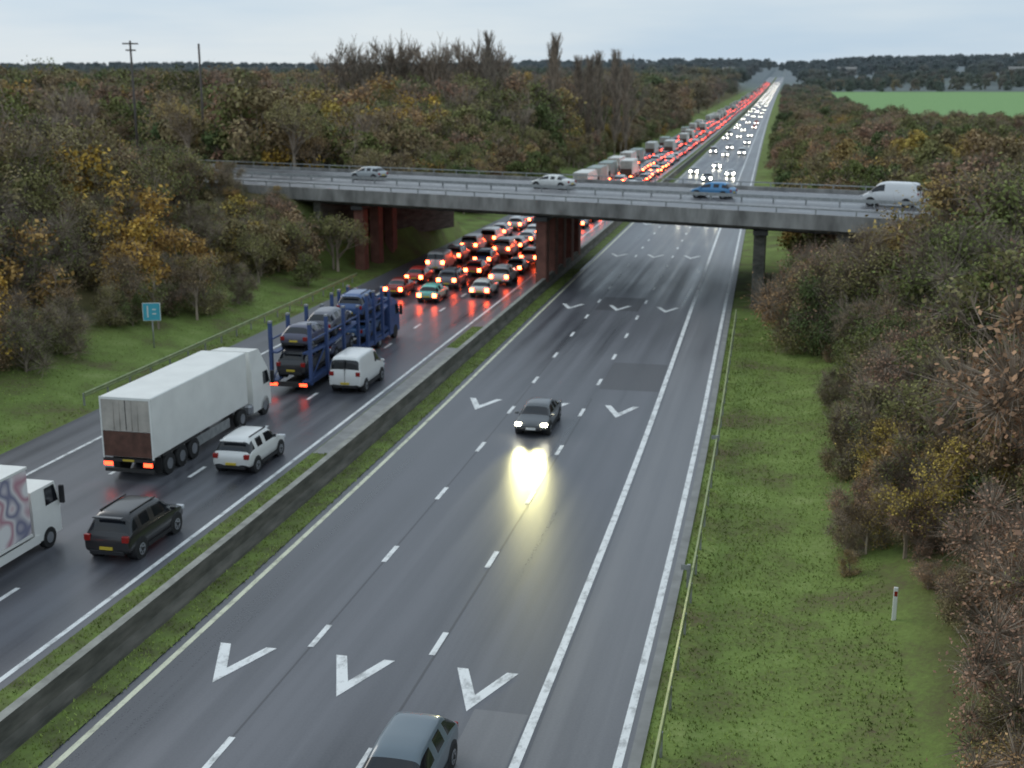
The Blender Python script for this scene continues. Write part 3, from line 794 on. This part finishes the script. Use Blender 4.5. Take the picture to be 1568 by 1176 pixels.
protos = {
 'bushA': leafy(1, 2800, 'fol', size=(.02, .038)), 'bushB': leafy(2, 2800, 'fol', .5, .1, size=(.02, .038)), 'bushC': leafy(3, 1600, 'fol', .38, .15, twig=1000, size=(.017, .031)),
 'bushD': leafy(21, 2300, 'fol', .33, .2, twig=700, size=(.017, .033), nbl=20),
 'aut': leafy(4, 2300, 'fol_aut', .45, .1, twig=500), 'dark': leafy(5, 3000, 'fol_dark', .42, .1, size=(.02, .038)), 'russet': leafy(11, 1600, 'fol_red', .45, .1, twig=1000, size=(.017, .031)),
 'fineA': leafy(31, 6500, 'fol', .42, .1, (.009, .019), 1600, 24, .4, .0026), 'fineB': leafy(32, 3200, 'fol', .45, .1, (.008, .017), 3800, 26, .5, .0026),
 'fineR': leafy(33, 4200, 'fol_red', .45, .08, (.008, .017), 3400, 26, .5, .0026), 'fineD': leafy(34, 7500, 'fol_dark', .42, .08, (.009, .019), 600, 22, .35, .0026),
 'bareA': bare(6, .5, .35, 5, 3, 2000), 'bareB': bare(7, .6, .3, 5, 3, 900), 'bareC': bare(8, .42, .5, 5, 3, 0, rmin=.0028), 'pop': poplar(9)}
inst = {}
def add(kind, x, y, s, mass='woodland'):
    dy = y-MPY
    if -14 < dy < 2 and abs(x-(MPX+dy*.11)) < 1.0+s*.45: return
    if (x-SGX)**2 < 3 and -12 < y-SGY < 2.5: return
    inst.setdefault((mass, kind), []).append((x, y, gz(x, y)-.1, s))
def pick(wts):
    return R.choices(list(wts.keys()), list(wts.values()))[0]
Wl = {'bushA': 2.2, 'bushB': 2.2, 'bushC': 3.4, 'bushD': 2.6, 'aut': .95, 'dark': 1.2, 'bareA': 3.4, 'bareB': 3, 'bareC': .9, 'russet': 1.0}
Wln = {'fineA': 4, 'fineB': 5, 'fineR': 1.3, 'fineD': 1.3, 'aut': .9, 'bareA': 2.5, 'bareB': 2.2, 'bareC': .6}
def region(mass, ulo, uhi, Y0, Y1, dens, hfun, wts, lim=(-.95, .33)):
    n = int(abs(uhi-ulo)*(Y1-Y0)*dens)
    for i in range(n):
        Y = R.uniform(Y0, Y1); u = R.uniform(ulo, uhi); x = u+xoff(Y)
        if x < lim[0]*Y-15 or x > lim[1]*Y+12: continue
        s_, d_ = bl(x, Y)
        if -1.2 < d_ < BW+2: continue
        h = hfun(u, Y)
        if -16 < d_ < 0:
            top = None
            if 46 < s_ < 52: top = 6.6
            elif 52 <= s_ < 60: top = 8.0
            elif 60 <= s_: top = 10.5+min(2.5, (s_-60)*.5)
            elif -7 < s_ < 0: top = 6.6
            elif -13 < s_ <= -7: top = 8.9
            elif s_ <= -13: top = 13.0
            if top: h = max(top*R.uniform(.88, 1.05)-gz(x, Y), 1.4 if s_ > 44 else 0)
        if h <= .8: continue
        add(pick(wts), x, Y, h, mass)
region('woodland', -48, -42.8, 20, 112, .12, lambda u, Y: R.uniform(2.6, 4.8), Wln)
region('woodland', -70, -46, 15, 118, .068, lambda u, Y: R.uniform(3.6, 6.8)+min(5.5, max(0, -46-u)*.32), Wln)
region('woodland', -64, -41, 98, 118, .14, lambda u, Y: R.uniform(3, 5), Wl)
region('woodland', -70, -46, 118, 260, .05, lambda u, Y: R.uniform(4, 7.5)+min(4.5, (-46-u)*.3), Wl)
region('woodland', -260, -70, 40, 320, .018, lambda u, Y: R.uniform(8, 14), Wl)
region('woodland', -52, -41, 135, 600, .05, lambda u, Y: R.uniform(4, 8.5), Wl)
region('woodland', -330, -50, 250, 620, .009, lambda u, Y: R.uniform(11, 18), Wl)
region('woodland', -1100, -46, 600, 1500, .0015, lambda u, Y: R.uniform(14, 22), Wl)
region('distant_woodland', -2600, -60, 1400, 3500, .0004, lambda u, Y: R.uniform(18, 28), {'bushA': 2, 'bushB': 2, 'dark': 2})
Wr = {'bushA': 2.4, 'bushB': 2.4, 'bushC': 3, 'bushD': 2, 'dark': 2.4, 'bareA': 2.4, 'bareB': 2.4, 'bareC': .5, 'russet': 1.6}
Wrn = {'fineA': 3, 'fineB': 4.5, 'fineR': 4.2, 'fineD': 1.3, 'bareA': 2.2, 'bareB': 2.2, 'bareC': .6}
region('roadside_thicket', 3.0, 6.5, 18, 95, .4, lambda u, Y: R.uniform(1.0, 2.6), Wrn)
region('roadside_thicket', 4.6, 12, 12, 82, .27, lambda u, Y: R.uniform(3.0, 5.2), Wrn)
region('roadside_thicket', 1.6, 12, 82, 96.5, .36, lambda u, Y: R.uniform(3.5, 6), {'fineD': 3, 'fineA': 2, 'fineR': 2, 'bareA': 1})
region('roadside_thicket', 10, 60, 30, 96, .075, lambda u, Y: R.uniform(6, 9.5), {'fineA': 4, 'fineB': 3, 'fineR': 2, 'fineD': 3, 'bareA': 2, 'bareB': 2})
region('roadside_thicket', 2, 20, 122, 420, .06, lambda u, Y: R.uniform(4.5, 8.5), Wr)
region('roadside_thicket', 18, 130, 122, 420, .015, lambda u, Y: R.uniform(6, 10), Wr)
region('roadside_thicket', 4, 45, 420, 1700, .009, lambda u, Y: R.uniform(6, 11), Wr)
region('roadside_thicket', 45, 250, 420, 620, .011, lambda u, Y: R.uniform(3.5, 5.5), Wr)
region('distant_woodland', 30, 900, 1640, 2100, .0014, lambda u, Y: R.uniform(11, 17), {'bushA': 2, 'bushB': 2, 'dark': 3})
region('distant_woodland', 10, 1500, 2100, 4500, .0003, lambda u, Y: R.uniform(16, 28), {'bushA': 2, 'bushB': 2, 'dark': 2})
region('distant_woodland', -4500, 1500, 3500, 5200, .00016, lambda u, Y: R.uniform(18, 30), {'bushA': 2, 'bushB': 2, 'dark': 2})
for x, y, s in ((-47.5, 55, 6.5), (-50, 58, 7), (-52, 50, 7), (-47.2, 62, 5), (-50, 86, 7), (-48, 90, 6), (-53, 92, 7.5), (4.2, 84, 3.4), (5.2, 50, 3.0)):
    add('aut', x, y, s)
for k, (mass, kind) in enumerate(list(inst)):
    pts = inst[(mass, kind)]
    v = []; f = []
    for x, y, z, s in pts:
        a = R.uniform(0, 6.28); i = len(v); h = s/2**.5
        for q in range(4): v.append((x+h*math.cos(a+q*math.pi/2), y+h*math.sin(a+q*math.pi/2), z))
        f.append((i, i+1, i+2, i+3))
    me = bpy.data.meshes.new(mass); me.from_pydata(v, [], f); me.materials.append(M['ground'])
    o = link(mass, me, (0, 0, 0)); o.instance_type = 'FACES'; o.use_instance_faces_scale = True; o.instance_faces_scale = 1
    o.show_instancer_for_render = False; o.show_instancer_for_viewport = False
    c = link('tree_crown', protos[kind], (0, 0, 0), parent=o)
def tree(name, me, x, y, s, sx=1):
    o = link(name, me, (x, y, gz(x, y)-.2), R.uniform(0, 6.28)); o.scale = (s*sx, s*sx, s)
for x, y, s in ((-78.5, 321, 27.5), (-80.5, 325, 24), (-61, 324, 27.5), (-63.5, 330, 25), (-52.5, 326, 24), (-49.5, 322, 25.5), (-46, 330, 27), (-57, 335, 23), (-43.5, 333, 24)):
    tree('poplar_tree', protos['pop'], x, y, s, 1.1)
for i in range(16):
    xx = -128+i*3.2+R.uniform(-1, 1)
    tree('bare_tree', protos['bareC'], xx, 340+R.uniform(-8, 8), R.uniform(24, 31), .8)
for i in range(6): tree('bare_tree', protos['bareC'], -45-i*3, 350+R.uniform(-8, 8), R.uniform(23, 28), .6)

def tufts(name, rects, k, n):
    mb = MB(); r = R; vals = []
    tot = sum((b_-a_)*(d_-c_) for a_, b_, c_, d_ in rects)
    for a_, b_, c_, d_ in rects:
        for i in range(int(n*(b_-a_)*(d_-c_)/tot)):
            u = r.uniform(a_, b_); Y = r.uniform(c_, d_); x = u+xoff(Y)
            z = gz(x, Y)+(.02 if -23 < u < -18 else 0)-.02
            h = r.uniform(.05, .14); a = r.uniform(0, 6.28); w = r.uniform(.02, .05)
            dx, dy = math.cos(a)*w, math.sin(a)*w; lx, ly = r.gauss(0, .05), r.gauss(0, .05)
            mb.face([(x-dx, Y-dy, z), (x+dx, Y+dy, z), (x+lx, Y+ly, z+h)], k); vals.append(r.random())
    me = mb.mesh(name); set_v(me, vals); return link(name, me, (0, 0, 0))
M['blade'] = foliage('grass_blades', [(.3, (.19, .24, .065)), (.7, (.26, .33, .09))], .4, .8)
tufts('verge_grass_tufts', [(-2.95, 4.2, 22, 96)], 'blade', 30000)
tufts('median_grass_tufts', [(-22.2, -20.7, 22, 54), (-22.2, -20.7, 80, 88), (-19.7, -18.65, 22, 120)], 'blade', 13000)
tufts('bank_grass_tufts', [(-47, -37.6, 38, 112)], 'blade', 16000)

# ------------------------------------------------------------------ world
w = bpy.data.worlds.new('World'); scene.world = w; w.use_nodes = True
nt = w.node_tree; bg = nt.nodes['Background']
sk = nn(nt, 'ShaderNodeTexSky', sky_type='NISHITA'); sk.sun_disc = False
SE, SR = math.radians(28), math.radians(-60)
sk.sun_elevation = SE; sk.sun_rotation = SR; sk.dust_density = 3
tc = nn(nt, 'ShaderNodeTexCoord'); mp = nn(nt, 'ShaderNodeMapping'); mp.inputs['Scale'].default_value = (1, 1, 7)
nt.links.new(tc.outputs['Generated'], mp.inputs[0])
cl = noi(nt, mp.outputs[0], 2.6, 5, .5)
cc = ramp(nt, [(.36, (.68, .82, .94)), (.64, (.92, .98, 1.0))], cl)
vm = mixc(nt, 1.0, cc, (7.6, 8.0, 8.4), 'MULTIPLY')
out = mixc(nt, .9, sk.outputs[0], vm)
nt.links.new(out, bg.inputs[0]); bg.inputs[1].default_value = .104
sd = bpy.data.lights.new('sun', 'SUN'); sd.energy = .9; sd.angle = math.radians(30); sd.color = (1, .96, .9)
so = bpy.data.objects.new('sun', sd); scene.collection.objects.link(so)
dv = Vector((math.sin(SR)*math.cos(SE), math.cos(SR)*math.cos(SE), math.sin(SE)))
so.rotation_euler = dv.to_track_quat('Z', 'Y').to_euler()

cam = bpy.data.cameras.new('camera'); co = bpy.data.objects.new('camera', cam); scene.collection.objects.link(co)
cam.sensor_width = 36; cam.lens = 1850/1568*36; cam.clip_end = 20000; cam.clip_start = .5
cam.dof.use_dof = True; cam.dof.focus_distance = 20; cam.dof.aperture_fstop = 1.1
co.location = (0, 0, H); co.rotation_euler = (math.radians(90-13.6), 0, math.radians(12.7))
scene.camera = co
scene.view_settings.view_transform = 'Standard'; scene.view_settings.look = 'None'; scene.view_settings.exposure = 0
print('instances', {k: len(v) for k, v in inst.items()})
